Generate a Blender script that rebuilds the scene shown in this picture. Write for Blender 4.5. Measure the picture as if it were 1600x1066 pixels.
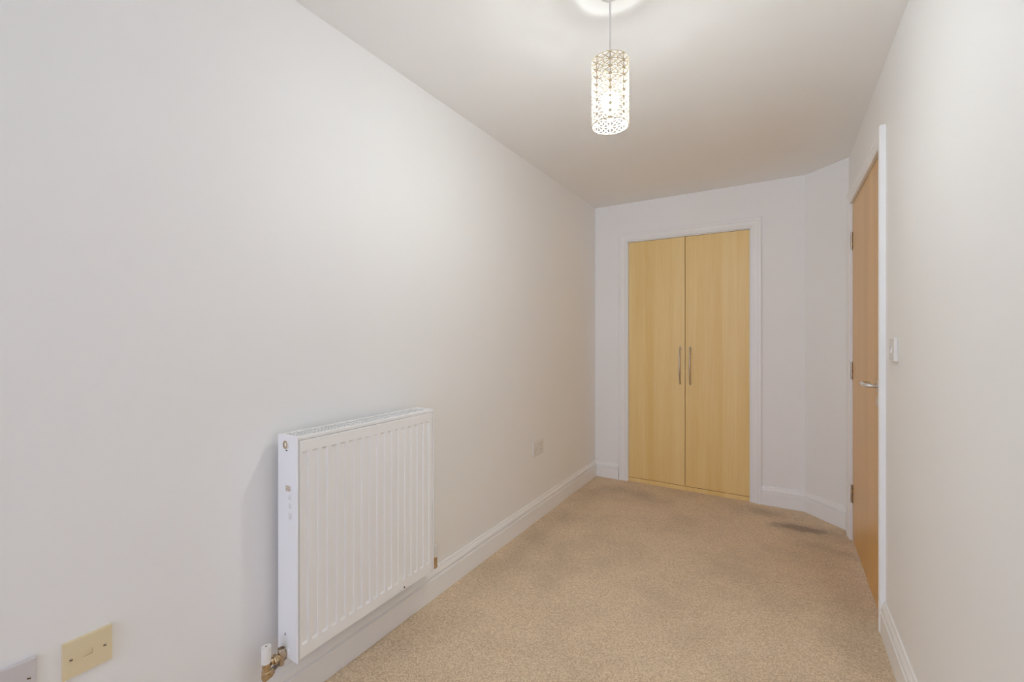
import bpy, bmesh, math, random
from mathutils import Vector, Matrix

random.seed(7)
scene = bpy.context.scene
for o in list(bpy.data.objects):
    bpy.data.objects.remove(o, do_unlink=True)
COL = scene.collection

# ------------------------------------------------------------------ room dimensions (metres)
H = 2.40                 # ceiling height
XL, XR = -1.424, 0.3747  # left / right wall faces
YB, YR = 3.774, -4.80    # far wall / rear (window) wall faces
XD, YD = 0.150, 3.545    # ends of the diagonal corner wall
WT = 0.10                # wall thickness
FPX = 688.0              # focal length in pixels of a 1600 px wide frame

# ------------------------------------------------------------------ camera
cam_data = bpy.data.cameras.new('camera')
cam = bpy.data.objects.new('camera', cam_data)
COL.objects.link(cam)
cam.location = (0, 0, 1.2455)
cam.rotation_euler = (math.radians(90), 0, math.radians(31.39))
cam_data.sensor_fit = 'HORIZONTAL'
cam_data.sensor_width = 36.0
cam_data.lens = FPX / 1600 * 36.0
cam_data.shift_y = -(533.0 - 526.3) / 1600.0
cam_data.clip_start = 0.02
scene.camera = cam

# ------------------------------------------------------------------ world, exposure
world = bpy.data.worlds.new('overcast_sky')
scene.world = world
world.use_nodes = True
bg = world.node_tree.nodes['Background']
bg.inputs[0].default_value = (0.59, 0.705, 1.0, 1)
bg.inputs[1].default_value = 7.2
vs = scene.view_settings
vs.view_transform = 'Standard'
vs.look = 'None'
vs.exposure = 0.13
vs.gamma = 1.0
vs.use_curve_mapping = False
BULB_COLOR = (0.93, 1.0, 1.0, 1)
BULB_STRENGTH = 535.0
scene.cycles.use_denoising = True
scene.cycles.filter_width = 1.0
scene.cycles.use_adaptive_sampling = True
scene.cycles.adaptive_threshold = 0.02
scene.cycles.use_light_tree = False
scene.cycles.max_bounces = 11
scene.cycles.diffuse_bounces = 10
scene.cycles.sample_clamp_indirect = 6.0

# ------------------------------------------------------------------ materials
def new_mat(name, color=(0.8, 0.8, 0.8), rough=0.5, metal=0.0, spec=0.5):
    m = bpy.data.materials.new(name)
    m.use_nodes = True
    b = m.node_tree.nodes['Principled BSDF']
    b.inputs['Base Color'].default_value = (*color, 1)
    b.inputs['Roughness'].default_value = rough
    b.inputs['Metallic'].default_value = metal
    b.inputs['Specular IOR Level'].default_value = spec
    return m, m.node_tree, b

def add_noise_look(nt, bsdf, c1, c2, scale, bump=0.0, bump_scale=None, detail=4.0, dist=0.001):
    tc = nt.nodes.new('ShaderNodeTexCoord')
    n = nt.nodes.new('ShaderNodeTexNoise')
    n.inputs['Scale'].default_value = scale
    n.inputs['Detail'].default_value = detail
    nt.links.new(tc.outputs['Object'], n.inputs['Vector'])
    r = nt.nodes.new('ShaderNodeValToRGB')
    r.color_ramp.elements[0].position = 0.35
    r.color_ramp.elements[1].position = 0.65
    r.color_ramp.elements[0].color = (*c1, 1)
    r.color_ramp.elements[1].color = (*c2, 1)
    nt.links.new(n.outputs['Fac'], r.inputs['Fac'])
    nt.links.new(r.outputs['Color'], bsdf.inputs['Base Color'])
    if bump > 0:
        n2 = nt.nodes.new('ShaderNodeTexNoise')
        n2.inputs['Scale'].default_value = bump_scale or scale
        n2.inputs['Detail'].default_value = 3
        nt.links.new(tc.outputs['Object'], n2.inputs['Vector'])
        bp = nt.nodes.new('ShaderNodeBump')
        bp.inputs['Strength'].default_value = bump
        bp.inputs['Distance'].default_value = dist
        nt.links.new(n2.outputs['Fac'], bp.inputs['Height'])
        nt.links.new(bp.outputs['Normal'], bsdf.inputs['Normal'])

M = {}
M['wall'], nt, b = new_mat('wall_paint', rough=0.55, spec=0.25)
add_noise_look(nt, b, (0.912, 0.909, 0.903), (0.920, 0.917, 0.911), 1.7, detail=0.0)
M['ceiling'], nt, b = new_mat('ceiling_paint', rough=0.85, spec=0.2)
add_noise_look(nt, b, (0.914, 0.911, 0.905), (0.922, 0.919, 0.913), 1.3, detail=0.0)
M['gloss'], nt, b = new_mat('white_gloss_paint', rough=0.32, spec=0.4)
add_noise_look(nt, b, (0.912, 0.909, 0.905), (0.922, 0.919, 0.915), 3.0, detail=0.0)
M['radiator'], nt, b = new_mat('white_radiator_enamel', rough=0.30, spec=0.45)
add_noise_look(nt, b, (0.912, 0.909, 0.905), (0.922, 0.919, 0.915), 4.0, detail=0.0)
M['plastic'], nt, b = new_mat('white_plastic', rough=0.35, spec=0.45)
add_noise_look(nt, b, (0.80, 0.78, 0.75), (0.82, 0.80, 0.77), 20.0)
M['grey_plastic'], nt, b = new_mat('pale_grey_plastic', rough=0.4, spec=0.4)
add_noise_look(nt, b, (0.66, 0.63, 0.63), (0.68, 0.65, 0.65), 20.0)
M['cream_plastic'], nt, b = new_mat('cream_plastic', rough=0.38, spec=0.4)
add_noise_look(nt, b, (0.80, 0.68, 0.44), (0.83, 0.71, 0.47), 14.0)
M['brass'], nt, b = new_mat('aged_brass', rough=0.3, metal=1.0)
add_noise_look(nt, b, (0.50, 0.36, 0.20), (0.66, 0.53, 0.36), 90.0, 0.2, 160.0, dist=0.0004)
M['nickel'], nt, b = new_mat('dull_nickel', rough=0.32, metal=1.0)
add_noise_look(nt, b, (0.52, 0.44, 0.35), (0.64, 0.56, 0.47), 120.0)
M['chrome'], nt, b = new_mat('satin_chrome', rough=0.22, metal=1.0)
add_noise_look(nt, b, (0.72, 0.71, 0.70), (0.78, 0.77, 0.76), 60.0)
M['steel_pipe'], nt, b = new_mat('grey_pipe', rough=0.4, metal=0.85)
add_noise_look(nt, b, (0.30, 0.28, 0.27), (0.38, 0.36, 0.35), 60.0)
M['dark'], nt, b = new_mat('dark_recess', rough=0.8)
add_noise_look(nt, b, (0.03, 0.025, 0.02), (0.05, 0.04, 0.035), 50.0)
M['shadow_gap'], nt, b = new_mat('slot_brown', rough=0.8)
add_noise_look(nt, b, (0.35, 0.29, 0.22), (0.40, 0.33, 0.26), 50.0)
M['residue'], nt, b = new_mat('old_tape_residue', rough=0.8)
add_noise_look(nt, b, (0.56, 0.46, 0.34), (0.72, 0.64, 0.53), 160.0, detail=6.0)
M['residue_grey'], nt, b = new_mat('grey_tape_residue', rough=0.8)
add_noise_look(nt, b, (0.76, 0.755, 0.73), (0.86, 0.855, 0.84), 120.0, detail=6.0)
M['glass'], nt, b = new_mat('window_glass', rough=0.02)
tr = nt.nodes.new('ShaderNodeBsdfTransparent')
gl = nt.nodes.new('ShaderNodeBsdfGlossy'); gl.inputs['Roughness'].default_value = 0.02
mx = nt.nodes.new('ShaderNodeMixShader'); mx.inputs[0].default_value = 0.06
nt.links.new(tr.outputs[0], mx.inputs[1]); nt.links.new(gl.outputs[0], mx.inputs[2])
nt.links.new(mx.outputs[0], nt.nodes['Material Output'].inputs['Surface'])
M['shade'], nt, b = new_mat('champagne_shade', rough=0.45, metal=0.0, spec=0.4)
add_noise_look(nt, b, (0.56, 0.44, 0.28), (0.64, 0.52, 0.35), 40.0)
M['shade_inner'], nt, b = new_mat('white_shade_lining', rough=0.5)
add_noise_look(nt, b, (0.48, 0.44, 0.38), (0.54, 0.50, 0.44), 40.0)
M['bulb'], nt, b = new_mat('lit_bulb', color=(1, 1, 1), rough=0.4)
b.inputs['Emission Color'].default_value = BULB_COLOR
b.inputs['Emission Strength'].default_value = BULB_STRENGTH

def wood(name, dark, light, strip, seed, rough=0.38):
    """vertical veneer: wide strips of slightly different tone, fine grain, a few flecks"""
    m, nt, b = new_mat(name, rough=rough, spec=0.4)
    tc = nt.nodes.new('ShaderNodeTexCoord')
    mp = nt.nodes.new('ShaderNodeMapping')
    mp.inputs['Location'].default_value = (seed, seed * 0.7, seed * 0.3)
    nt.links.new(tc.outputs['Object'], mp.inputs['Vector'])
    def noise(scale_vec, scale, detail, rough_=0.5):
        q = nt.nodes.new('ShaderNodeMapping'); q.inputs['Scale'].default_value = scale_vec
        nt.links.new(mp.outputs['Vector'], q.inputs['Vector'])
        n = nt.nodes.new('ShaderNodeTexNoise')
        n.inputs['Scale'].default_value = scale; n.inputs['Detail'].default_value = detail
        n.inputs['Roughness'].default_value = rough_
        nt.links.new(q.outputs['Vector'], n.inputs['Vector'])
        return n.outputs['Fac']
    # strips
    vor = nt.nodes.new('ShaderNodeTexVoronoi'); vor.voronoi_dimensions = '1D'
    vor.inputs['Scale'].default_value = 1.0 / strip
    sx = nt.nodes.new('ShaderNodeSeparateXYZ'); nt.links.new(mp.outputs['Vector'], sx.inputs[0])
    ad = nt.nodes.new('ShaderNodeMath'); ad.operation = 'ADD'
    nt.links.new(sx.outputs['X'], ad.inputs[0]); nt.links.new(sx.outputs['Y'], ad.inputs[1])
    nt.links.new(ad.outputs[0], vor.inputs['W'])
    sv = nt.nodes.new('ShaderNodeSeparateColor'); nt.links.new(vor.outputs['Color'], sv.inputs[0])
    grain = noise((60, 60, 1.6), 2.2, 6, 0.6)
    broad = noise((9, 9, 0.55), 1.4, 3)
    fleck = noise((34, 34, 4.0), 2.0, 4, 0.7)
    def mul(a, k):
        x = nt.nodes.new('ShaderNodeMath'); x.operation = 'MULTIPLY'
        nt.links.new(a, x.inputs[0]); x.inputs[1].default_value = k; return x.outputs[0]
    def add(a, c):
        x = nt.nodes.new('ShaderNodeMath'); x.operation = 'ADD'
        nt.links.new(a, x.inputs[0]); nt.links.new(c, x.inputs[1]); return x.outputs[0]
    f = add(add(mul(sv.outputs[0], 0.20), mul(grain, 0.34)), add(mul(broad, 0.60), mul(fleck, 0.22)))
    r = nt.nodes.new('ShaderNodeValToRGB')
    r.color_ramp.elements[0].position = 0.42; r.color_ramp.elements[1].position = 0.94
    r.color_ramp.elements[0].color = (*dark, 1); r.color_ramp.elements[1].color = (*light, 1)
    nt.links.new(f, r.inputs['Fac'])
    nt.links.new(r.outputs['Color'], b.inputs['Base Color'])
    bp = nt.nodes.new('ShaderNodeBump'); bp.inputs['Strength'].default_value = 0.05
    bp.inputs['Distance'].default_value = 0.0005
    nt.links.new(grain, bp.inputs['Height']); nt.links.new(bp.outputs['Normal'], b.inputs['Normal'])
    return m
M['maple_l'] = wood('maple_veneer', (0.84, 0.575, 0.21), (0.94, 0.73, 0.36), 0.085, 0.0)
M['maple_r'] = wood('maple_veneer_second_leaf', (0.84, 0.575, 0.21), (0.94, 0.73, 0.36), 0.095, 3.7)
M['door_wood'] = wood('oak_veneer', (0.68, 0.37, 0.085), (0.80, 0.48, 0.15), 0.16, 8.1, rough=0.3)

# carpet -------------------------------------------------------------
M['carpet'], nt, b = new_mat('beige_carpet', rough=0.95, spec=0.05)
b.inputs['Sheen Weight'].default_value = 0.25
b.inputs['Sheen Roughness'].default_value = 0.6
tc = nt.nodes.new('ShaderNodeTexCoord')
def cnoise(scale, detail, rough_=0.5):
    n = nt.nodes.new('ShaderNodeTexNoise'); n.inputs['Scale'].default_value = scale
    n.inputs['Detail'].default_value = detail; n.inputs['Roughness'].default_value = rough_
    nt.links.new(tc.outputs['Object'], n.inputs['Vector']); return n.outputs['Fac']
def cmath(op, a, c):
    x = nt.nodes.new('ShaderNodeMath'); x.operation = op
    for i, v in enumerate((a, c)):
        if isinstance(v, (int, float)): x.inputs[i].default_value = v
        else: nt.links.new(v, x.inputs[i])
    return x.outputs[0]
vor = nt.nodes.new('ShaderNodeTexVoronoi'); vor.inputs['Scale'].default_value = 230.0
nt.links.new(tc.outputs['Object'], vor.inputs['Vector'])
vs_ = nt.nodes.new('ShaderNodeSeparateColor'); nt.links.new(vor.outputs['Color'], vs_.inputs[0])
pile = cnoise(180.0, 3, 0.75)
fac = cmath('ADD', cmath('MULTIPLY', vs_.outputs[0], 0.45), cmath('MULTIPLY', pile, 0.75))
ramp = nt.nodes.new('ShaderNodeValToRGB')
ramp.color_ramp.elements[0].position = 0.25; ramp.color_ramp.elements[1].position = 0.95
ramp.color_ramp.elements[0].color = (0.555, 0.375, 0.215, 1)
ramp.color_ramp.elements[1].color = (1.0, 0.825, 0.590, 1)
nt.links.new(fac, ramp.inputs['Fac'])
# soiling: worn blotches plus a few stains with a shape of their own
wob = nt.nodes.new('ShaderNodeTexNoise'); wob.inputs['Scale'].default_value = 14.0
wob.inputs['Detail'].default_value = 6; wob.inputs['Roughness'].default_value = 0.7
nt.links.new(tc.outputs['Object'], wob.inputs['Vector'])
vm = nt.nodes.new('ShaderNodeVectorMath'); vm.operation = 'MULTIPLY_ADD'
vm.inputs[1].default_value = (0.16, 0.16, 0)
nt.links.new(wob.outputs['Color'], vm.inputs[0]); nt.links.new(tc.outputs['Object'], vm.inputs[2])
sb = nt.nodes.new('ShaderNodeVectorMath'); sb.operation = 'SUBTRACT'
sb.inputs[1].default_value = (0.08, 0.08, 0)
nt.links.new(vm.outputs[0], sb.inputs[0])
WOB = sb.outputs[0]
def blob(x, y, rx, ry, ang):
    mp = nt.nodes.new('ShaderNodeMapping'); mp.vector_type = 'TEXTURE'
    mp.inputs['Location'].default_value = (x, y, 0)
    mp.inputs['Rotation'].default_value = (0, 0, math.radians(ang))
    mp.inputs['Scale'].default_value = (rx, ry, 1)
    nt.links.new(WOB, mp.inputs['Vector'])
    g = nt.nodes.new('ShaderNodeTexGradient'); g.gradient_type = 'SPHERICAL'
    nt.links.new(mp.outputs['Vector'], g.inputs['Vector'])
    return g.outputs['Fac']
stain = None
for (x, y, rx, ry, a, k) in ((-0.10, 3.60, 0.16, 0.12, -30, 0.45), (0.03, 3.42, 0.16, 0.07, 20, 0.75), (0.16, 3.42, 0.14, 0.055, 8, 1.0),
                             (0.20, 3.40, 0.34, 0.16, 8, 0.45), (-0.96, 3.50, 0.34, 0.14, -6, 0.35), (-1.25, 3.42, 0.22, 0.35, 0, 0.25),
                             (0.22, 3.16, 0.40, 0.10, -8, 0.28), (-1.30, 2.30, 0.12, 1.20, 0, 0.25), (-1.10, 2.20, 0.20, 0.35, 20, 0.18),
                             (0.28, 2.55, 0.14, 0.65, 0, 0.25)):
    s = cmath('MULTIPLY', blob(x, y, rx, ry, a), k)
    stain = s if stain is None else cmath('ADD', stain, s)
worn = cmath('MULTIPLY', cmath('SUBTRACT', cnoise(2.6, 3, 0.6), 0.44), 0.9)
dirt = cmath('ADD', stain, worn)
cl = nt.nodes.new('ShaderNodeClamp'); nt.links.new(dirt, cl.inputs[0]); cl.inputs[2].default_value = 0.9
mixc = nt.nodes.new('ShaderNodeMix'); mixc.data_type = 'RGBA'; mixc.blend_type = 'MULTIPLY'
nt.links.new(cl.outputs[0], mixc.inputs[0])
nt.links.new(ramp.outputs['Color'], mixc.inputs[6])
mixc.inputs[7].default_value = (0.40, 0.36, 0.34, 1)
nt.links.new(mixc.outputs[2], b.inputs['Base Color'])
bp = nt.nodes.new('ShaderNodeBump'); bp.inputs['Strength'].default_value = 0.8; bp.inputs['Distance'].default_value = 0.004
nt.links.new(fac, bp.inputs['Height']); nt.links.new(bp.outputs['Normal'], b.inputs['Normal'])

# ------------------------------------------------------------------ mesh helpers
def finish(name, bm, mat, parent=None, bevel=0.0, smooth=False, seg=2):
    bmesh.ops.recalc_face_normals(bm, faces=bm.faces)
    me = bpy.data.meshes.new(name)
    bm.to_mesh(me); bm.free()
    mats = mat if isinstance(mat, (list, tuple)) else [mat]
    for k in mats: me.materials.append(M[k])
    o = bpy.data.objects.new(name, me)
    COL.objects.link(o)
    if parent is not None: o.parent = parent
    if bevel > 0:
        md = o.modifiers.new('bevel', 'BEVEL'); md.width = bevel; md.segments = seg
        md.limit_method = 'ANGLE'; md.angle_limit = math.radians(35)
    if smooth:
        for p in me.polygons: p.use_smooth = True
        try:
            me.set_sharp_from_angle(angle=math.radians(40))
        except Exception:
            pass
    return o

def bx(bm, x0, x1, y0, y1, z0, z1):
    vs = [bm.verts.new((x, y, z)) for x in (x0, x1) for y in (y0, y1) for z in (z0, z1)]
    for f in ((0, 1, 3, 2), (4, 6, 7, 5), (0, 4, 5, 1), (2, 3, 7, 6), (0, 2, 6, 4), (1, 5, 7, 3)):
        bm.faces.new([vs[i] for i in f])

def box(name, dims, mat, parent=None, bevel=0.0):
    bm = bmesh.new(); bx(bm, *dims); return finish(name, bm, mat, parent, bevel)

def frame_of(d):
    d = Vector(d).normalized()
    a = Vector((0, 0, 1)) if abs(d.z) < 0.9 else Vector((1, 0, 0))
    u = d.cross(a).normalized(); v = d.cross(u).normalized()
    return u, v

def lathe(bm, origin, axis, prof, n=24):
    """prof: list of (radius, distance along the axis)"""
    o = Vector(origin); d = Vector(axis).normalized(); u, v = frame_of(d)
    rings = []
    for r, t in prof:
        if r < 1e-6:
            rings.append([bm.verts.new(o + d * t)])
        else:
            rings.append([bm.verts.new(o + d * t + (u * math.cos(2 * math.pi * k / n) + v * math.sin(2 * math.pi * k / n)) * r) for k in range(n)])
    for a, c in zip(rings, rings[1:]):
        for k in range(n):
            k2 = (k + 1) % n
            if len(a) == 1 and len(c) == 1: continue
            if len(a) == 1: bm.faces.new((a[0], c[k], c[k2]))
            elif len(c) == 1: bm.faces.new((a[k], c[0], a[k2]))
            else: bm.faces.new((a[k], c[k], c[k2], a[k2]))

def tube(bm, pts, radii, n=14, cap=True):
    pts = [Vector(p) for p in pts]
    if isinstance(radii, (int, float)): radii = [radii] * len(pts)
    rings = []; ref = None
    for i, p in enumerate(pts):
        d = (pts[min(i + 1, len(pts) - 1)] - pts[max(i - 1, 0)]).normalized()
        if ref is None: u, v = frame_of(d)
        else:
            u = (ref - d * ref.dot(d)).normalized(); v = d.cross(u)
        ref = u
        rings.append([bm.verts.new(p + (u * math.cos(2 * math.pi * k / n) + v * math.sin(2 * math.pi * k / n)) * radii[i]) for k in range(n)])
    for a, c in zip(rings, rings[1:]):
        for k in range(n):
            bm.faces.new((a[k], c[k], c[(k + 1) % n], a[(k + 1) % n]))
    if cap:
        bm.faces.new(rings[0][::-1]); bm.faces.new(rings[-1])

def empty(name, loc=(0, 0, 0)):
    o = bpy.data.objects.new(name, None); COL.objects.link(o); o.location = loc
    o.empty_display_size = 0.05
    return o

def put(o, parent):
    """parent at a thing's base while keeping world coordinates of the mesh"""
    o.parent = parent
    o.matrix_parent_inverse = Matrix.Translation(-Vector(parent.location))
    return o

def tag(o, label, cat, group=None):
    o['label'] = label; o['category'] = cat
    if group: o['group'] = group
    return o

def struct(o, label=None, cat=None):
    o['kind'] = 'structure'
    if label: o['label'] = label
    if cat: o['category'] = cat
    return o

# ------------------------------------------------------------------ room shell
struct(box('floor', (XL - WT, XR + WT, YR - WT, YB + 0.75, -0.06, 0.0), 'carpet'),
       'beige speckled fitted carpet with dark stains by the corner wall', 'floor')
struct(box('ceiling', (XL - WT, XR + WT, YR - WT, YB + 0.75, H, H + 0.08), 'ceiling'),
       'plain white painted ceiling above the pendant lamp', 'ceiling')
struct(box('wall_left', (XL - WT, XL, YR - WT, YB + WT, 0, H), 'wall'),
       'long plain off-white wall behind the radiator', 'wall')

# far wall with wardrobe opening
WX0, WX1, WZ = -1.128, -0.196, 2.063
bm = bmesh.new()
bx(bm, XL, WX0, YB, YB + WT, 0, H)
bx(bm, WX0, WX1, YB, YB + WT, WZ, H)
bx(bm, WX1, XR + WT, YB, YB + WT, 0, H)
struct(finish('wall_back', bm, 'wall'), 'off-white end wall around the fitted wardrobe', 'wall')

# diagonal corner wall
bm = bmesh.new()
lo = [bm.verts.new((x, y, 0)) for x, y in ((XD, YB), (XR, YD), (XR, YB))]
hi = [bm.verts.new((v.co.x, v.co.y, H)) for v in lo]
bm.faces.new(lo[::-1]); bm.faces.new(hi)
for i in range(3): bm.faces.new((lo[i], lo[(i + 1) % 3], hi[(i + 1) % 3], hi[i]))
struct(finish('wall_corner', bm, 'wall'), 'narrow slanting wall between the wardrobe wall and the room door', 'wall')

# right wall with door opening
DY0, DY1, DZ = 2.440, 3.398, 2.072
bm = bmesh.new()
bx(bm, XR, XR + WT, YR - WT, DY0, 0, H)
bx(bm, XR, XR + WT, DY0, DY1, DZ, H)
bx(bm, XR, XR + WT, DY1, YB + WT, 0, H)
struct(finish('wall_right', bm, 'wall'), 'off-white wall with the room door and light switch', 'wall')

# rear wall with the window that lights the room
GX0, GX1, GZ0, GZ1 = -1.30, 0.25, 0.30, 2.20
bm = bmesh.new()
bx(bm, XL, GX0, YR - WT, YR, 0, H)
bx(bm, GX1, XR, YR - WT, YR, 0, H)
bx(bm, GX0, GX1, YR - WT, YR, 0, GZ0)
bx(bm, GX0, GX1, YR - WT, YR, GZ1, H)
struct(finish('wall_rear', bm, 'wall'), 'off-white wall with the window', 'wall')
bm = bmesh.new()
t = 0.05
bx(bm, GX0, GX0 + t, YR - 0.08, YR - 0.02, GZ0, GZ1)
bx(bm, GX1 - t, GX1, YR - 0.08, YR - 0.02, GZ0, GZ1)
bx(bm, GX0 + t, GX1 - t, YR - 0.08, YR - 0.02, GZ0, GZ0 + t)
bx(bm, GX0 + t, GX1 - t, YR - 0.08, YR - 0.02, GZ1 - t, GZ1)
cx = (GX0 + GX1) / 2
bx(bm, cx - 0.03, cx + 0.03, YR - 0.08, YR - 0.02, GZ0 + t, GZ1 - t)
win = struct(finish('window_1', bm, 'gloss', bevel=0.004), 'white framed two-pane window in the rear wall', 'window')
for a, c in ((GX0 + t, cx - 0.03), (cx + 0.03, GX1 - t)):
    box('pane', (a, c, YR - 0.053, YR - 0.047, GZ0 + t, GZ1 - t), 'glass', win)
box('window_sill', (GX0 - 0.04, GX1 + 0.04, YR - 0.02, YR + 0.07, GZ0 - 0.025, GZ0), 'gloss', win, bevel=0.005)
# sampling portal: guides sky light through the opening, adds none of its own
pl = bpy.data.lights.new('window_portal', 'AREA'); pl.shape = 'RECTANGLE'
pl.size = GX1 - GX0; pl.size_y = GZ1 - GZ0; pl.cycles.is_portal = True
po = bpy.data.objects.new('window_portal', pl); COL.objects.link(po)
po.location = (cx, YR - 0.09, (GZ0 + GZ1) / 2); po.rotation_euler = (math.radians(90), 0, math.radians(0))

# ------------------------------------------------------------------ skirting boards
BH, BT = 0.140, 0.018
BPROF = [(0.0, 0.0), (BT, 0.0), (BT, 0.089), (0.0172, 0.0915), (0.0095, 0.0955), (0.0078, 0.0995), (0.0092, 0.1025), (0.0164, 0.1045),
         (0.0166, 0.1080), (0.0150, 0.1160), (0.0120, 0.1230), (0.0085, 0.1290), (0.0070, 0.1360), (0.0045, BH), (0.0, BH)]
def skirting(name, p0, p1, k0, k1, label):
    """p0 -> p1 along the wall face with the room on the left; k = mitre shift per unit thickness"""
    p0, p1 = Vector((*p0, 0)), Vector((*p1, 0))
    d = (p1 - p0).normalized(); n = Vector((-d.y, d.x, 0))
    bm = bmesh.new(); ra, rb = [], []
    for w, z in BPROF:
        ra.append(bm.verts.new(p0 + d * (k0 * w) + n * w + Vector((0, 0, z))))
        rb.append(bm.verts.new(p1 - d * (k1 * w) + n * w + Vector((0, 0, z))))
    m = len(BPROF)
    for i in range(m):
        j = (i + 1) % m
        bm.faces.new((ra[i], rb[i], rb[j], ra[j]))
    bm.faces.new(ra); bm.faces.new(rb[::-1])
    return struct(finish(name, bm, 'gloss'), label, 'skirting board')
AW = 0.072                       # architrave width
dv = Vector((XD - XR, YB - YD)).normalized()          # along the diagonal wall
kd = math.tan((math.acos(dv.dot(Vector((-1, 0))))) / 2)
kr = math.tan((math.acos(dv.dot(Vector((0, 1))))) / 2)
skirting('baseboard_left', (XL, YB), (XL, YR), 1, 1, 'white moulded skirting running below the radiator')
skirting('baseboard_back', (WX0 - AW - 0.006, YB), (XL, YB), 0, 1, 'short white skirting between the long wall and the wardrobe')
skirting('baseboard_back', (XD, YB), (WX1 + AW + 0.004, YB), kd, 0, 'white skirting between the wardrobe and the slanting wall')
skirting('baseboard_corner', (XR, YD), (XD, YB), kr, kd, 'white skirting on the slanting wall beside the carpet stain')
skirting('baseboard_right', (XR, DY1 + AW), (XR, YD), 0, kr, 'tiny white skirting piece between room door frame and slanting wall')
skirting('baseboard_right', (XR, YR), (XR, 2.383), 1, 0, 'white moulded skirting on the light switch wall')
skirting('baseboard_rear', (XL, YR), (XR, YR), 1, 1, 'white moulded skirting below the window')

# ------------------------------------------------------------------ architraves (mitred U frames)
APROF = [(0.0, 0.0), (0.0, 0.012), (0.002, 0.014), (0.010, 0.014), (0.012, 0.0155), (0.020, 0.0155), (0.024, 0.0175), (0.034, 0.0185),
         (0.046, 0.0190), (0.050, 0.0215), (0.064, 0.0220), (0.069, 0.0205), (0.072, 0.0170), (0.072, 0.0)]
def architrave(name, a0, a1, zt, place, label):
    """inner edges a0 < a1 along the wall, top zt; place(a, depth, z) -> world"""
    bm = bmesh.new(); rings = []
    for corner in range(4):
        ring = []
        for w, dth in APROF:
            if corner == 0: q = (a0 - w, dth, 0.0)
            elif corner == 1: q = (a0 - w, dth, zt + w)
            elif corner == 2: q = (a1 + w, dth, zt + w)
            else: q = (a1 + w, dth, 0.0)
            ring.append(bm.verts.new(place(*q)))
        rings.append(ring)
    m = len(APROF)
    for a, c in zip(rings, rings[1:]):
        for i in range(m):
            j = (i + 1) % m
            bm.faces.new((a[i], c[i], c[j], a[j]))
    bm.faces.new(rings[0]); bm.faces.new(rings[-1][::-1])
    return struct(finish(name, bm, 'gloss'), label, 'architrave')
architrave('trim_1', WX0 - 0.004, WX1 + 0.004, WZ + 0.003, lambda a, d, z: (a, YB - d, z), 'white moulded architrave around the wardrobe doors')
architrave('trim_2', 2.383 + 0.072, DY1 - 0.010, 2.062, lambda a, d, z: (XR - d, a, z), 'white moulded architrave around the room door')

# ------------------------------------------------------------------ fitted wardrobe
wr = empty('fitted_wardrobe', ((WX0 + WX1) / 2, YB, 0))
tag(wr, 'fitted wardrobe with two pale maple doors and slim bow handles', 'wardrobe')
LT = 0.012                        # thin white lining inside the opening
bm = bmesh.new()
bx(bm, WX0, WX0 + 0.004, YB - 0.002, YB + 0.10, 0, WZ)
bx(bm, WX1 - 0.004, WX1, YB - 0.002, YB + 0.10, 0, WZ)
bx(bm, WX0 + 0.004, WX1 - 0.004, YB - 0.002, YB + 0.10, WZ - 0.004, WZ)
put(finish('lining', bm, 'gloss'), wr)
bm = bmesh.new()                 # carcass behind the doors
cy0, cy1 = YB + 0.026, YB + 0.60
bx(bm, WX0 + 0.004, WX0 + 0.022, cy0, cy1, 0.0, WZ - 0.004)
bx(bm, WX1 - 0.022, WX1 - 0.004, cy0, cy1, 0.0, WZ - 0.004)
bx(bm, WX0 + 0.022, WX1 - 0.022, cy0, cy1, WZ - 0.022, WZ - 0.004)
bx(bm, WX0 + 0.022, WX1 - 0.022, cy0, cy1, 0.036, 0.054)
bx(bm, WX0 + 0.022, WX1 - 0.022, cy1 - 0.01, cy1, 0.054, WZ - 0.022)
put(finish('carcass', bm, 'maple_r'), wr)
put(box('plinth', (WX0 + 0.0045, WX1 - 0.0045, YB - 0.002, YB + 0.014, 0.0, 0.033), 'maple_r', bevel=0.001), wr)
xm = -0.6625
def bow_handle(x, z0, z1, parent):
    bm = bmesh.new(); pts, rad = [], []
    n = 18
    yf = YB + 0.004
    for i in range(n + 1):
        s = i / n
        z = z0 + (z1 - z0) * s
        dep = 0.030 * math.sin(math.pi * s) ** 0.62
        pts.append((x, yf - dep, z))
        rad.append(0.0052)
    tube(bm, pts, rad, 12)
    lathe(bm, (x, yf + 0.001, z0 + 0.002), (0, -1, 0), [(0, 0), (0.0062, 0), (0.0062, 0.006), (0, 0.007)], 12)
    lathe(bm, (x, yf + 0.001, z1 - 0.002), (0, -1, 0), [(0, 0), (0.0062, 0), (0.0062, 0.006), (0, 0.007)], 12)
    h = finish('handle', bm, 'nickel', smooth=True)
    h['label'] = 'slim bowed metal handle'
    h.parent = parent; h.matrix_parent_inverse = Matrix.Translation(-Vector(wr.location))
    return h
for nm, a, c, mat, hx in (('door', WX0 + 0.0055, xm - 0.0016, 'maple_l', -0.699), ('door', xm + 0.0016, WX1 - 0.0055, 'maple_r', -0.622)):
    dobj = box(nm, (a, c, YB + 0.004, YB + 0.022, 0.036, WZ - 0.006), mat, bevel=0.0012)
    dobj.parent = wr; dobj.matrix_parent_inverse = Matrix.Translation(-Vector(wr.location))
    bow_handle(hx, 0.858, 1.163, dobj)
    bpy.context.view_layer.update()

def reparent_clean(root):
    """make every child's parent inverse the inverse of its parent's world matrix (keeps world positions)"""
    bpy.context.view_layer.update()
    for ch in root.children:
        ch.matrix_parent_inverse = root.matrix_world.inverted()
    bpy.context.view_layer.update()
    for ch in root.children:
        for g in ch.children:
            g.matrix_parent_inverse = ch.matrix_world.inverted()
reparent_clean(wr)

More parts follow.
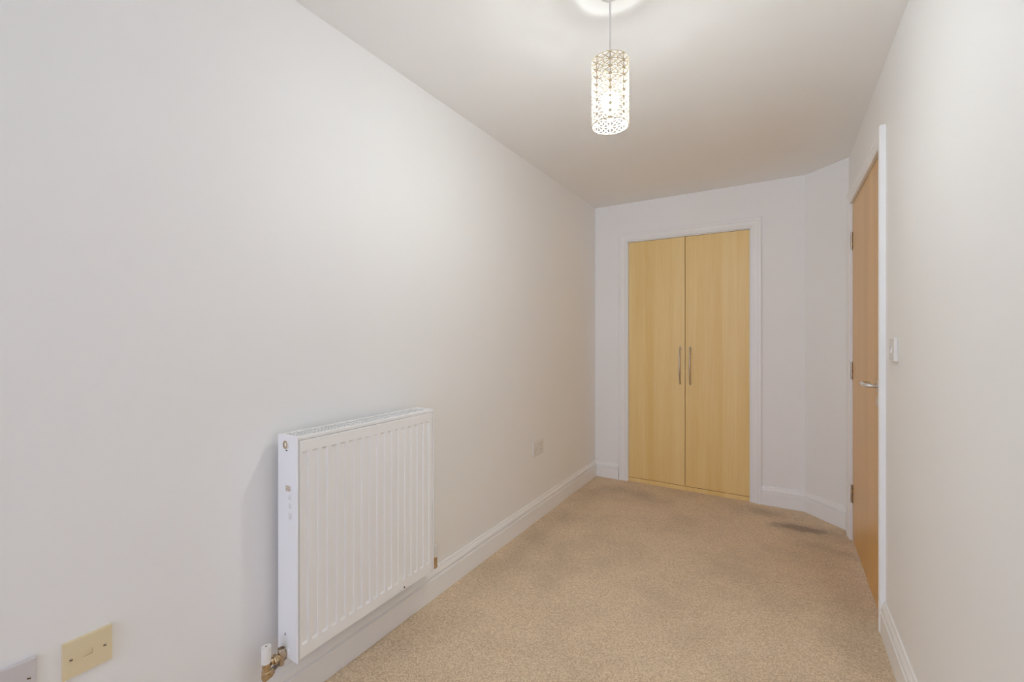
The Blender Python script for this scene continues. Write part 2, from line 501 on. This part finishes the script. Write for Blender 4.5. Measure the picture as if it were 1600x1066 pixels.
# ------------------------------------------------------------------ room door
door = box('door_1', (XR + 0.001, XR + 0.041, 2.474, 3.3815, 0.006, 2.058), 'door_wood', bevel=0.0015)
struct(door, 'closed oak veneer room door with steel hinges and lever handle', 'door')
bm = bmesh.new()                  # lining and stop
for (y0, y1, z0, z1) in ((DY0, DY0 + 0.030, 0, DZ), (DY1 - 0.013, DY1, 0, DZ), (DY0 + 0.030, DY1 - 0.013, 2.0615, DZ)):
    bx(bm, XR + 0.0005, XR + WT, y0, y1, z0, z1)
for (y0, y1, z0, z1) in ((DY0 + 0.030, DY0 + 0.045, 0, 2.0615), (DY1 - 0.033, DY1 - 0.013, 0, 2.0615), (DY0 + 0.045, DY1 - 0.033, 2.045, 2.0615)):
    bx(bm, XR + 0.043, XR + 0.06, y0, y1, z0, z1)
finish('door_lining', bm, 'gloss', door)
for zc in (1.832, 1.038, 0.285):
    bm = bmesh.new()
    hy, hx = 3.383, XR - 0.004
    segs = 5; L = 0.104; g = L / segs
    for k in range(segs):
        z0 = zc - L / 2 + k * g
        lathe(bm, (hx, hy, z0), (0, 0, 1), [(0, 0.0004), (0.0058, 0.0004), (0.0058, g - 0.0006), (0, g - 0.0006)], 14)
    lathe(bm, (hx, hy, zc - L / 2 - 0.002), (0, 0, 1), [(0, 0), (0.0036, 0), (0.0036, L + 0.004), (0, L + 0.004)], 10)
    hg = finish('hinge', bm, 'nickel', door, smooth=True)
    hg['label'] = 'steel butt hinge knuckle'
    bm = bmesh.new()
    for k in (0, 2, 4):
        z0 = zc - L / 2 + k * g
        bx(bm, XR - 0.0012, XR + 0.0008, 3.3600, 3.3785, z0, z0 + g - 0.0006)
    finish('leaf', bm, 'shadow_gap', hg)
# lever handle, returning to the door
hy0, hz = 2.530, 1.025
bm = bmesh.new()
lathe(bm, (XR + 0.001, hy0, hz), (-1, 0, 0), [(0, 0), (0.026, 0), (0.026, 0.006), (0.022, 0.009), (0, 0.009)], 28)
rose = finish('handle_rose', bm, 'chrome', door, smooth=True)
bm = bmesh.new()
pts = [(XR - 0.006, hy0, hz), (XR - 0.030, hy0, hz)]
for i in range(7):
    a = math.radians(90 * i / 6)
    pts.append((XR - 0.030 - 0.016 * math.sin(a), hy0 + 0.016 * (1 - math.cos(a)), hz))
pts.append((XR - 0.046, hy0 + 0.100, hz))
for i in range(7):
    a = math.radians(90 * i / 6)
    pts.append((XR - 0.046 + 0.018 * (1 - math.cos(a)), hy0 + 0.104 + 0.018 * math.sin(a), hz))
pts.append((XR - 0.014, hy0 + 0.122, hz))
tube(bm, pts, 0.0095, 16)
lv = finish('lever_handle', bm, 'chrome', door, smooth=True); lv['label'] = 'satin chrome lever handle'
bm = bmesh.new()
lathe(bm, (XR + 0.001, hy0, hz - 0.070), (-1, 0, 0), [(0, 0), (0.024, 0), (0.024, 0.005), (0.021, 0.007), (0, 0.007)], 28)
finish('lock_escutcheon', bm, 'chrome', door, smooth=True)

# ------------------------------------------------------------------ radiator
RY0, RY1 = 0.8247, 1.4575        # ends along the wall
RXF, RXB = XL + 0.133, XL + 0.030
RZ0, RZ1 = 0.2200, 0.9310
rad = empty('radiator', ((RXF + RXB) / 2, (RY0 + RY1) / 2, RZ0))
tag(rad, 'white double panel radiator with vertical ribs mounted on the long wall', 'radiator')
RP = []
def rpart(o, label=None):
    o.parent = rad
    if label: o['label'] = label
    return o
# pressed front panel: 17 recessed channels
def panel_mesh(xface, direction):
    y0, y1 = RY0 + 0.0085, RY1 - 0.0045
    z0, z1 = RZ0 + 0.008, RZ1 - 0.0135
    bm = bmesh.new()
    n = 17; ya, yb = 0.8400, 1.4440; pitch = (yb - ya) / n
    ycols = [(y0, 0.005), (y0 + 0.002, 0.0)]
    for k in range(n):
        s = ya + k * pitch
        ycols += [(s + pitch * 0.05, 0.0), (s + pitch * 0.11, 0.0048), (s + pitch * 0.60, 0.0048), (s + pitch * 0.665, 0.0)]
    ycols += [(y1 - 0.002, 0.0), (y1, 0.005)]
    zrows = [(z0, 0, 0.004), (z0 + 0.003, 0, 0), (z0 + 0.040, 0, 0), (z0 + 0.047, 1, 0), (z1 - 0.042, 1, 0), (z1 - 0.036, 0, 0), (z1 - 0.003, 0, 0), (z1, 0, 0.004)]
    grid = []
    for z, on, ed in zrows:
        row = []
        for i, (y, dp) in enumerate(ycols):
            edge = i in (0, len(ycols) - 1)
            dep = max(ed, dp if edge else dp * on)
            row.append(bm.verts.new((xface - direction * dep, y, z)))
        grid.append(row)
    for a, c in zip(grid, grid[1:]):
        for i in range(len(ycols) - 1):
            bm.faces.new((a[i], a[i + 1], c[i + 1], c[i]))
    # back sheet so that the panel has thickness
    bk = [bm.verts.new((xface - direction * 0.016, y, z)) for y, z in ((y0, z0), (y1, z0), (y1, z1), (y0, z1))]
    bm.faces.new(bk)
    bm.faces.new([grid[0][0]] + [grid[0][i] for i in range(1, len(ycols))] + [bk[1], bk[0]])
    bm.faces.new([grid[-1][i] for i in range(len(ycols))] + [bk[2], bk[3]])
    bm.faces.new([r[0] for r in grid] + [bk[3], bk[0]])
    bm.faces.new([r[-1] for r in grid] + [bk[2], bk[1]])
    return bm
rpart(finish('front_panel', panel_mesh(RXF, 1), 'radiator'))
rpart(finish('rear_panel', panel_mesh(RXB, -1), 'radiator'))
# end panels wrapping round to the front
def side_panel(y0, y1, sgn):
    bm = bmesh.new()
    bx(bm, RXB - 0.001, RXF + 0.001, y0, y1, RZ0, RZ1)
    return finish('side_panel', bm, 'radiator', bevel=0.005, seg=4)
rpart(side_panel(RY0, RY0 + 0.0065, -1)); rpart(side_panel(RY1 - 0.0025, RY1 + 0.004, 1))
# top grille
gr = bmesh.new()
bx(gr, RXF - 0.022, RXF - 0.001, RY0 + 0.0068, RY1 - 0.0028, RZ1 - 0.012, RZ1 - 0.002)
bx(gr, RXB + 0.001, RXB + 0.012, RY0 + 0.0068, RY1 - 0.0028, RZ1 - 0.012, RZ1 - 0.002)
bx(gr, RXB + 0.012, RXF - 0.022, RY0 + 0.0068, RY0 + 0.016, RZ1 - 0.010, RZ1 - 0.002)
bx(gr, RXB + 0.012, RXF - 0.022, RY1 - 0.016, RY1 - 0.0028, RZ1 - 0.010, RZ1 - 0.002)
xc = (RXB + RXF) / 2 - 0.005
bx(gr, xc - 0.002, xc + 0.002, RY0 + 0.016, RY1 - 0.016, RZ1 - 0.010, RZ1 - 0.0035)
grille = rpart(finish('top_grille', gr, 'radiator', bevel=0.001))
sb = bmesh.new(); bx(sb, RXB + 0.011, RXF - 0.021, -0.0028, 0.0028, RZ1 - 0.009, RZ1 - 0.0028)
sl0 = finish('slat', sb, 'radiator', grille)
NS = 46
for k in range(NS):
    s = sl0 if k == 0 else sl0.copy()
    if k: COL.objects.link(s)
    s.parent = grille; s.location = (0, RY0 + 0.022 + k * (RY1 - RY0 - 0.044) / (NS - 1), 0)
# convector fins between the panels
bm = bmesh.new()
for k in range(26):
    y = RY0 + 0.03 + k * (RY1 - RY0 - 0.06) / 25
    bx(bm, RXB + 0.018, RXF - 0.018, y - 0.0008, y + 0.0008, RZ0 + 0.05, RZ1 - 0.05)
rpart(finish('convector_fin', bm, 'radiator'))
# wall brackets
for y in (RY0 + 0.11, RY1 - 0.11):
    bm = bmesh.new(); bx(bm, XL, RXB + 0.002, y - 0.015, y + 0.015, RZ0 + 0.08, RZ1 - 0.10)
    rpart(finish('bracket', bm, 'radiator'))
# blanking plug in the end panel
bm = bmesh.new(); px, pz = -1.3510, 0.9000
lathe(bm, (px, RY0 + 0.001, pz), (0, -1, 0), [(0.0165, 0), (0.0165, 0.0022), (0.0140, 0.0028), (0.0135, 0.0008)], 28)
ring = rpart(finish('plug_collar', bm, 'radiator', smooth=True))
bm = bmesh.new()
lathe(bm, (px, RY0 + 0.002, pz), (0, -1, 0), [(0.0130, 0), (0.0130, 0.0030), (0.0115, 0.0036), (0.0070, 0.0036), (0.0065, 0.0018), (0, 0.0018)], 28)
rpart(finish('blanking_plug', bm, 'brass', smooth=True), 'brass blanking plug')
bm = bmesh.new()
bx(bm, px + 0.002, px + 0.010, RY0 - 0.0012, RY0 + 0.001, pz - 0.0190, pz - 0.0165)
rpart(finish('plug_gap', bm, 'dark'))
# rusty tape residue and faint grey marks on the end panel
def patch(name, cx_, cz_, w, h, mat, seed, ragged=0.25):
    rnd = random.Random(seed); bm = bmesh.new(); n = 22; ring_ = []
    for i in range(n):
        a = 2 * math.pi * i / n
        sq = 1 / max(abs(math.cos(a)), abs(math.sin(a))) ** 0.8
        r = sq * (1 - ragged * rnd.random())
        ring_.append((cx_ + math.cos(a) * w / 2 * r, cz_ + math.sin(a) * h / 2 * r))
    f = [bm.verts.new((x, RY0 - 0.0004, z)) for x, z in ring_]
    k = [bm.verts.new((x, RY0 + 0.0006, z)) for x, z in ring_]
    bm.faces.new(f); bm.faces.new(k[::-1])
    for i in range(n): bm.faces.new((f[i], k[i], k[(i + 1) % n], f[(i + 1) % n]))
    return finish(name, bm, mat)
rpart(patch('tape_residue', -1.338, 0.762, 0.032, 0.022, 'residue', 3, 0.3), 'brownish scrap of old tape')
rpart(patch('tape_residue', -1.329, 0.735, 0.016, 0.018, 'residue_grey', 4), 'faint grey tape mark')
rpart(patch('tape_residue', -1.328, 0.708, 0.014, 0.020, 'residue_grey', 5), 'faint grey tape mark')
rpart(patch('tape_residue', -1.327, 0.676, 0.020, 0.028, 'residue_grey', 6), 'faint grey tape mark')
rpart(patch('screw_hole', -1.3535, 0.2935, 0.0045, 0.011, 'dark', 9, 0.5), 'dark screw hole')
# drain point below the front panel
bm = bmesh.new()
lathe(bm, (RXF - 0.006, 1.283, 0.238), (1, 0, 0.25), [(0.010, 0), (0.010, 0.005), (0.007, 0.0075), (0, 0.0078)], 18)
dr = rpart(finish('vent_boss', bm, 'radiator', smooth=True))
bm = bmesh.new()
lathe(bm, (RXF + 0.0012, 1.283, 0.2398), (1, 0, 0.25), [(0.0036, 0), (0.0036, 0.0012), (0, 0.0013)], 12)
finish('vent_pin', bm, 'dark', dr)

def hex_nut(bm, o, axis, r, length):
    lathe(bm, o, axis, [(0, 0), (r * 0.86, 0), (r, length * 0.14), (r, length * 0.86), (r * 0.86, length), (0, length)], 6)
# left radiator valve ------------------------------------------------
vx, vz = -1.341, 0.243
valve = empty('valve', (vx, RY0, vz)); valve.parent = rad
valve['label'] = 'brass radiator valve with white cap'
VP = []
def vpart(name, bm, mat, label=None, smooth=True):
    o = finish(name, bm, mat, smooth=smooth); o.parent = valve
    if label: o['label'] = label
    VP.append(o); return o
bm = bmesh.new(); lathe(bm, (vx, RY0 + 0.001, vz), (0, -1, 0), [(0.0175, 0), (0.0175, 0.004), (0.0150, 0.006), (0.0150, 0.008), (0, 0.008)], 24)
vpart('bush', bm, 'radiator')
bm = bmesh.new()
lathe(bm, (vx, RY0 - 0.006, vz), (0, -1, 0), [(0.009, 0), (0.009, 0.05), (0, 0.05)], 18)
vpart('union_tail', bm, 'brass')
bm = bmesh.new()
lathe(bm, (vx, RY0 - 0.020, vz - 0.030), (0, 0, 1), [(0, 0), (0.0072, 0), (0.0078, 0.016), (0.0105, 0.020), (0.0112, 0.050), (0.0098, 0.052), (0.0085, 0.046), (0, 0.046)], 20)
vpart('drain_cock', bm, 'nickel', 'dull nickel drain cock')
bm = bmesh.new(); hex_nut(bm, (vx, RY0 - 0.034, vz), (0, -1, 0), 0.0150, 0.013)
vpart('union_nut', bm, 'brass', smooth=False)
bx_ = vx - 0.003; by_ = RY0 - 0.066
bm = bmesh.new()
lathe(bm, (bx_, by_, vz - 0.026), (0, 0, 1), [(0, 0), (0.0115, 0), (0.0120, 0.010), (0.0120, 0.030), (0, 0.032)], 20)
vpart('valve_body', bm, 'brass')
bm = bmesh.new()
lathe(bm, (bx_, by_, vz + 0.005), (0, 0, 1), [(0, 0), (0.0138, 0), (0.0140, 0.004), (0.0140, 0.046), (0.0132, 0.049), (0.0030, 0.0495), (0.0028, 0.044), (0, 0.044)], 28)
vpart('cap', bm, 'plastic', 'white plastic valve cap')
bm = bmesh.new(); lathe(bm, (bx_, by_, vz + 0.0525), (0, 0, 1), [(0, 0), (0.0034, 0), (0.0034, 0.0022), (0, 0.0022)], 14)
vpart('cap_screw', bm, 'brass')
# elbow and compression nut aimed at the wall behind the radiator
pd = Vector((-0.37, 0.93, 0)).normalized(); eo = Vector((bx_, by_, vz - 0.038))
bm = bmesh.new(); hex_nut(bm, (bx_, by_, vz - 0.034), (0, 0, 1), 0.0150, 0.014)
vpart('body_nut', bm, 'brass', smooth=False)
bm = bmesh.new()
lathe(bm, eo - pd * 0.013, pd, [(0, 0), (0.010, 0.003), (0.0125, 0.010), (0.0125, 0.022), (0, 0.024)], 18)
vpart('elbow', bm, 'brass')
bm = bmesh.new(); hex_nut(bm, eo + pd * 0.009, pd, 0.0145, 0.013)
vpart('compression_nut', bm, 'brass', smooth=False)
bm = bmesh.new()
tlen = (eo.x - (XL - 0.001)) / -pd.x
tube(bm, [eo + pd * 0.02, eo + pd * tlen], 0.0075, 14)
vpart('supply_pipe', bm, 'steel_pipe', 'grey supply pipe into the wall')
# right lockshield valve ----------------------------------------------
v2 = empty('valve', (vx, RY1, vz)); v2.parent = rad
v2['label'] = 'lockshield valve with white cap'
valve2 = v2
def v2part(name, bm, mat, label=None, smooth=True):
    o = finish(name, bm, mat, smooth=smooth); o.parent = v2
    if label: o['label'] = label
    return o
bm = bmesh.new(); lathe(bm, (vx, RY1 + 0.003, vz), (0, 1, 0), [(0.0175, 0), (0.0175, 0.004), (0.0150, 0.006), (0.009, 0.007), (0.009, 0.058), (0, 0.058)], 24)
v2part('union_tail', bm, 'brass')
bm = bmesh.new(); hex_nut(bm, (vx, RY1 + 0.034, vz), (0, 1, 0), 0.0150, 0.013)
v2part('union_nut', bm, 'brass', smooth=False)
y2 = RY1 + 0.066
bm = bmesh.new(); lathe(bm, (vx, y2, vz - 0.028), (0, 0, 1), [(0, 0), (0.0115, 0), (0.0120, 0.010), (0.0120, 0.034), (0, 0.036)], 20)
v2part('valve_body', bm, 'brass')
bm = bmesh.new(); lathe(bm, (vx, y2, vz + 0.006), (0, 0, 1), [(0, 0), (0.0138, 0), (0.0140, 0.004), (0.0132, 0.048), (0.010, 0.054), (0, 0.055)], 26)
v2part('cap', bm, 'plastic')
pd2 = Vector((-0.37, -0.93, 0)).normalized(); eo2 = Vector((vx, y2, vz - 0.038))
bm = bmesh.new(); lathe(bm, eo2 - pd2 * 0.012, pd2, [(0, 0), (0.010, 0.003), (0.0125, 0.010), (0.0125, 0.022), (0.0145, 0.022), (0.0145, 0.034), (0, 0.036)], 18)
v2part('elbow', bm, 'brass')
bm = bmesh.new(); tube(bm, [eo2 + pd2 * 0.02, eo2 + pd2 * ((eo2.x - (XL - 0.001)) / -pd2.x)], 0.0075, 14)
v2part('supply_pipe', bm, 'steel_pipe')
# radiator meshes were written in world coordinates: undo the empties' offsets
bpy.context.view_layer.update()
radinv = Matrix.Translation(-Vector(rad.location))
for ch in rad.children:
    if ch in (valve, valve2):
        ch.location = ch.location - Vector(rad.location)
    else:
        ch.matrix_parent_inverse = radinv
bpy.context.view_layer.update()
for v in (valve, valve2):
    for g in v.children:
        g.matrix_parent_inverse = v.matrix_world.inverted()

# ------------------------------------------------------------------ wall plates
def plate_place(side):
    """local (a along the wall, depth out of the wall, z) -> world"""
    if side == 'L': return lambda a, d, z: (XL + d, a, z)
    return lambda a, d, z: (XR - d, a, z)
def pbox(name, pf, a0, a1, d0, d1, z0, z1, mat, parent, bevel=0.0, label=None):
    p, q = pf(a0, d0, z0), pf(a1, d1, z1)
    o = box(name, (min(p[0], q[0]), max(p[0], q[0]), min(p[1], q[1]), max(p[1], q[1]), z0, z1), mat, None, bevel)
    put(o, parent)
    if label: o['label'] = label
    return o
def pscrew(pf, a, d, z, parent, ang=30):
    bm = bmesh.new(); o = pf(a, d - 0.001, z); n = Vector(pf(0, 1, 0)) - Vector(pf(0, 0, 0))
    lathe(bm, o, n, [(0.0034, 0), (0.0034, 0.0013), (0.0026, 0.0019), (0, 0.0020)], 16)
    s = finish('screw', bm, 'nickel', smooth=True); put(s, parent)
    bm = bmesh.new()
    bx(bm, -0.0004, 0.0004, -0.0032, 0.0032, -0.0006, 0.0006)
    bmesh.ops.rotate(bm, verts=bm.verts, cent=(0, 0, 0), matrix=Matrix.Rotation(math.radians(ang), 3, 'X'))
    c = pf(a, d + 0.0012, z)
    bmesh.ops.translate(bm, verts=bm.verts, vec=c)
    q = finish('screw_slot', bm, 'dark', s); q.matrix_parent_inverse = Matrix.Identity(4)
    bpy.context.view_layer.update(); q.matrix_parent_inverse = s.matrix_world.inverted()
    return s
L = plate_place('L'); R = plate_place('R')

# telephone socket, cream
ph = empty('telephone_socket', (XL, 0.3715, 0.449))
tag(ph, 'cream telephone socket plate low on the long wall', 'socket')
a0, a1, z0, z1 = 0.3275, 0.4155, 0.4475, 0.5320
am, zm = (a0 + a1) / 2, (z0 + z1) / 2
bm = bmesh.new()                  # plate with a rectangular opening
s0, s1, t0, t1 = am - 0.0085, am + 0.0085, zm - 0.0065, zm + 0.0065
for (p, q, u, v) in ((a0, s0, z0, z1), (s1, a1, z0, z1), (s0, s1, z0, t0), (s0, s1, t1, z1)):
    bx(bm, XL, XL + 0.0095, p, q, u, v)
bmesh.ops.remove_doubles(bm, verts=bm.verts, dist=1e-6)
put(finish('faceplate', bm, 'cream_plastic'), ph)
pbox('shutter', L, s0 + 0.0003, s1 - 0.0003, 0.001, 0.0072, t0 + 0.0003, t1 - 0.0003, 'cream_plastic', ph)
pscrew(L, am - 0.0302, 0.0095, zm, ph, -35); pscrew(L, am + 0.0302, 0.0095, zm, ph, -35)

# pale blank plate beside it
bp_ = empty('blanking_plate', (XL, 0.243, 0.449))
tag(bp_, 'pale grey blanking plate next to the cream telephone socket', 'wall plate')
pbox('faceplate', L, 0.2005, 0.2865, 0.0, 0.0095, 0.4475, 0.5335, 'grey_plastic', bp_, 0.003)
pscrew(L, 0.2737, 0.0095, 0.4925, bp_, -35); pscrew(L, 0.2133, 0.0095, 0.4925, bp_, -35)

# double power socket
ds = empty('double_socket', (XL, 2.670, 0.437))
tag(ds, 'white double power socket on the long wall near the wardrobe', 'socket')
a0, a1, z0, z1 = 2.596, 2.744, 0.4365, 0.5345
pbox('faceplate', L, a0, a1, 0, 0.0095, z0, z1, 'cream_plastic' if False else 'plastic', ds, 0.003)
for k in (-1, 1):
    c = (a0 + a1) / 2 + k * 0.036
    pbox('rocker_switch', L, c - 0.006 - k * 0.016, c + 0.006 - k * 0.016, 0.009, 0.0125, z1 - 0.032, z1 - 0.010, 'plastic', ds, 0.001)
    pbox('earth_slot', L, c - 0.0022, c + 0.0022, 0.009, 0.0099, z1 - 0.050, z1 - 0.041, 'shadow_gap', ds)
    pbox('pin_slot', L, c - 0.0145, c - 0.0078, 0.009, 0.0099, z1 - 0.068, z1 - 0.0635, 'shadow_gap', ds)
    pbox('pin_slot', L, c + 0.0078, c + 0.0145, 0.009, 0.0099, z1 - 0.068, z1 - 0.0635, 'shadow_gap', ds)

# light switch
ls = empty('light_switch', (XR, 2.203, 1.152))
tag(ls, 'white light switch on the wall beside the room door', 'switch')
pbox('faceplate', R, 2.157, 2.247, 0, 0.012, 1.152, 1.240, 'plastic', ls, 0.003)
bm = bmesh.new()                  # rocker, tilted
am = 2.202
pr = [(R(am - 0.011, 0.0115, 1.184)), (R(am - 0.011, 0.0115, 1.208)), (R(am - 0.011, 0.0145, 1.208)), (R(am - 0.011, 0.0185, 1.184))]
va = [bm.verts.new(p) for p in pr]; vb = [bm.verts.new((p[0], p[1] + 0.022, p[2])) for p in pr]
bm.faces.new(va); bm.faces.new(vb[::-1])
for i in range(4): bm.faces.new((va[i], va[(i + 1) % 4], vb[(i + 1) % 4], vb[i]))
put(finish('rocker', bm, 'plastic'), ls)

# ------------------------------------------------------------------ pendant lamp
PX, PY = -0.483, 1.417
lamp = empty('pendant_lamp', (PX, PY, H))
tag(lamp, 'lit pendant lamp with champagne fretwork cylinder shade hanging from the ceiling', 'lamp')
SZ0, SZ1, SR = 1.945, 2.157, 0.0600
bm = bmesh.new()
lathe(bm, (PX, PY, H), (0, 0, -1), [(0.041, 0), (0.042, 0.004), (0.040, 0.012), (0.034, 0.019), (0.018, 0.023), (0.010, 0.030), (0.006, 0.034), (0, 0.034)], 36)
put(finish('ceiling_rose', bm, 'plastic', smooth=True), lamp)
bm = bmesh.new(); tube(bm, [(PX, PY, H - 0.032), (PX, PY, 2.130)], 0.0032, 10)
put(finish('cord', bm, 'plastic', smooth=True), lamp)
bm = bmesh.new()
lathe(bm, (PX, PY, 2.150), (0, 0, -1), [(0, 0), (0.006, 0), (0.010, 0.010), (0.0165, 0.022), (0.0165, 0.052), (0.0145, 0.058), (0, 0.058)], 24)
put(finish('lamp_holder', bm, 'plastic', smooth=True), lamp)
bm = bmesh.new()
lathe(bm, (PX, PY, 2.094), (0, 0, -1), [(0, 0), (0.0125, 0), (0.0130, 0.018), (0.020, 0.034), (0.0272, 0.050), (0, 0.050)], 20)
put(finish('bulb_body', bm, 'plastic', smooth=True), lamp)
bm = bmesh.new()
lathe(bm, (PX, PY, 2.0435), (0, 0, -1), [(0, 0), (0.0270, 0), (0.0300, 0.012), (0.0300, 0.022), (0.0262, 0.038), (0.0175, 0.048), (0.0075, 0.0525), (0, 0.053)], 16)
bulb = put(finish('bulb', bm, 'bulb', smooth=True), lamp); bulb['label'] = 'glowing white bulb'

# fretwork shade: flat pattern of bars wrapped on a cylinder
NC, NR = 8, 9
CW, CH = 2 * math.pi / NC, (SZ1 - SZ0) / NR
ang0 = math.atan2(-PY, -PX)      # one column of rosettes faces the middle of the room's near end
TH = 0.0009
bm = bmesh.new()
def cyl(s, z, r):
    return (PX + r * math.cos(ang0 + s), PY + r * math.sin(ang0 + s), SZ0 + z)
def bar(p, q, w=0.0029, cuts=2):
    """flat bar between two (angle, height) points on the shade"""
    (s0, z0), (s1, z1) = p, q
    dx, dz = (s1 - s0) * SR, z1 - z0
    ln = math.hypot(dx, dz); nx, nz = -dz / ln * w / 2 / SR, dx / ln * w / 2
    prev = None
    for i in range(cuts + 1):
        f = i / cuts
        s, z = s0 + (s1 - s0) * f, z0 + (z1 - z0) * f
        cur = [bm.verts.new(cyl(s + k * nx, min(max(z + k * nz, 0), SZ1 - SZ0), SR - (TH if lay else 0))) for lay in (0, 1) for k in (-1, 1)]
        if prev:
            f1 = bm.faces.new((prev[0], cur[0], cur[1], prev[1])); f1.material_index = 0
            f2 = bm.faces.new((prev[2], prev[3], cur[3], cur[2])); f2.material_index = 1
            bm.faces.new((prev[0], prev[2], cur[2], cur[0])); bm.faces.new((prev[1], cur[1], cur[3], prev[3]))
        prev = cur
def disc(s, z, r):
    n = 10; o, i_ = [], []
    for k in range(n):
        a = 2 * math.pi * k / n
        zz = min(max(z + r * math.sin(a), 0), SZ1 - SZ0)
        o.append(bm.verts.new(cyl(s + r * math.cos(a) / SR, zz, SR + 0.0002)))
        i_.append(bm.verts.new(cyl(s + r * math.cos(a) / SR, zz, SR - TH - 0.0002)))
    f = bm.faces.new(o); f2 = bm.faces.new(i_[::-1]); f2.material_index = 1
    for k in range(n): bm.faces.new((o[k], i_[k], i_[(k + 1) % n], o[(k + 1) % n]))
for c in range(NC):
    s = c * CW
    for r in range(NR + 1):
        z = r * CH
        disc(s, z, 0.0058)
        bar((s, z), (s + CW, z), cuts=6)
        if r == NR: continue
        bar((s, z), (s, z + CH), 0.0031)
        mx_, mz = s + CW / 2, z + CH / 2
        dw, dh = 0.17 * CW, 0.32 * CH
        l, rr, t_, b_ = (mx_ - dw, mz), (mx_ + dw, mz), (mx_, mz + dh), (mx_, mz - dh)
        for a, q in ((l, t_), (t_, rr), (rr, b_), (b_, l)): bar(a, q, 0.0025, 1)
        bar(t_, (mx_, z + CH), 0.0028, 1); bar(b_, (mx_, z), 0.0028, 1)
        bar((s, z), l, cuts=3); bar((s, z + CH), l, cuts=3)
        bar((s + CW, z), rr, cuts=3); bar((s + CW, z + CH), rr, cuts=3)
me = bpy.data.meshes.new('lamp_shade'); bm.to_mesh(me); bm.free()
me.materials.append(M['shade']); me.materials.append(M['shade_inner'])
shade = bpy.data.objects.new('lamp_shade', me); COL.objects.link(shade); put(shade, lamp)
shade['label'] = 'champagne fretwork cylinder shade'
for z in (SZ0, SZ1):
    bm = bmesh.new(); n = 48
    prof = [(SR + 0.0006, -0.0014), (SR + 0.0006, 0.0014), (SR - 0.0016, 0.0014), (SR - 0.0016, -0.0014)]
    rg = [[bm.verts.new((PX + r * math.cos(2 * math.pi * k / n), PY + r * math.sin(2 * math.pi * k / n), z + d)) for r, d in prof] for k in range(n)]
    for k in range(n):
        a, c = rg[k], rg[(k + 1) % n]
        for i in range(4): bm.faces.new((a[i], c[i], c[(i + 1) % 4], a[(i + 1) % 4]))
    put(finish('shade_ring', bm, 'shade', smooth=True), lamp)
# spider that carries the shade on the holder
bm = bmesh.new()
for k in range(3):
    a = ang0 + 0.4 + k * 2 * math.pi / 3
    tube(bm, [(PX + 0.015 * math.cos(a), PY + 0.015 * math.sin(a), 2.100), (PX + (SR - 0.001) * math.cos(a), PY + (SR - 0.001) * math.sin(a), 2.158)], 0.0010, 6)
put(finish('shade_spider', bm, 'shade_inner'), lamp)
for root in (lamp, ls, ds, bp_, ph):
    bpy.context.view_layer.update()
    for ch in root.children:
        ch.matrix_parent_inverse = root.matrix_world.inverted()
    bpy.context.view_layer.update()
    for ch in root.children:
        for g in ch.children: g.matrix_parent_inverse = ch.matrix_world.inverted()
bpy.context.view_layer.update()
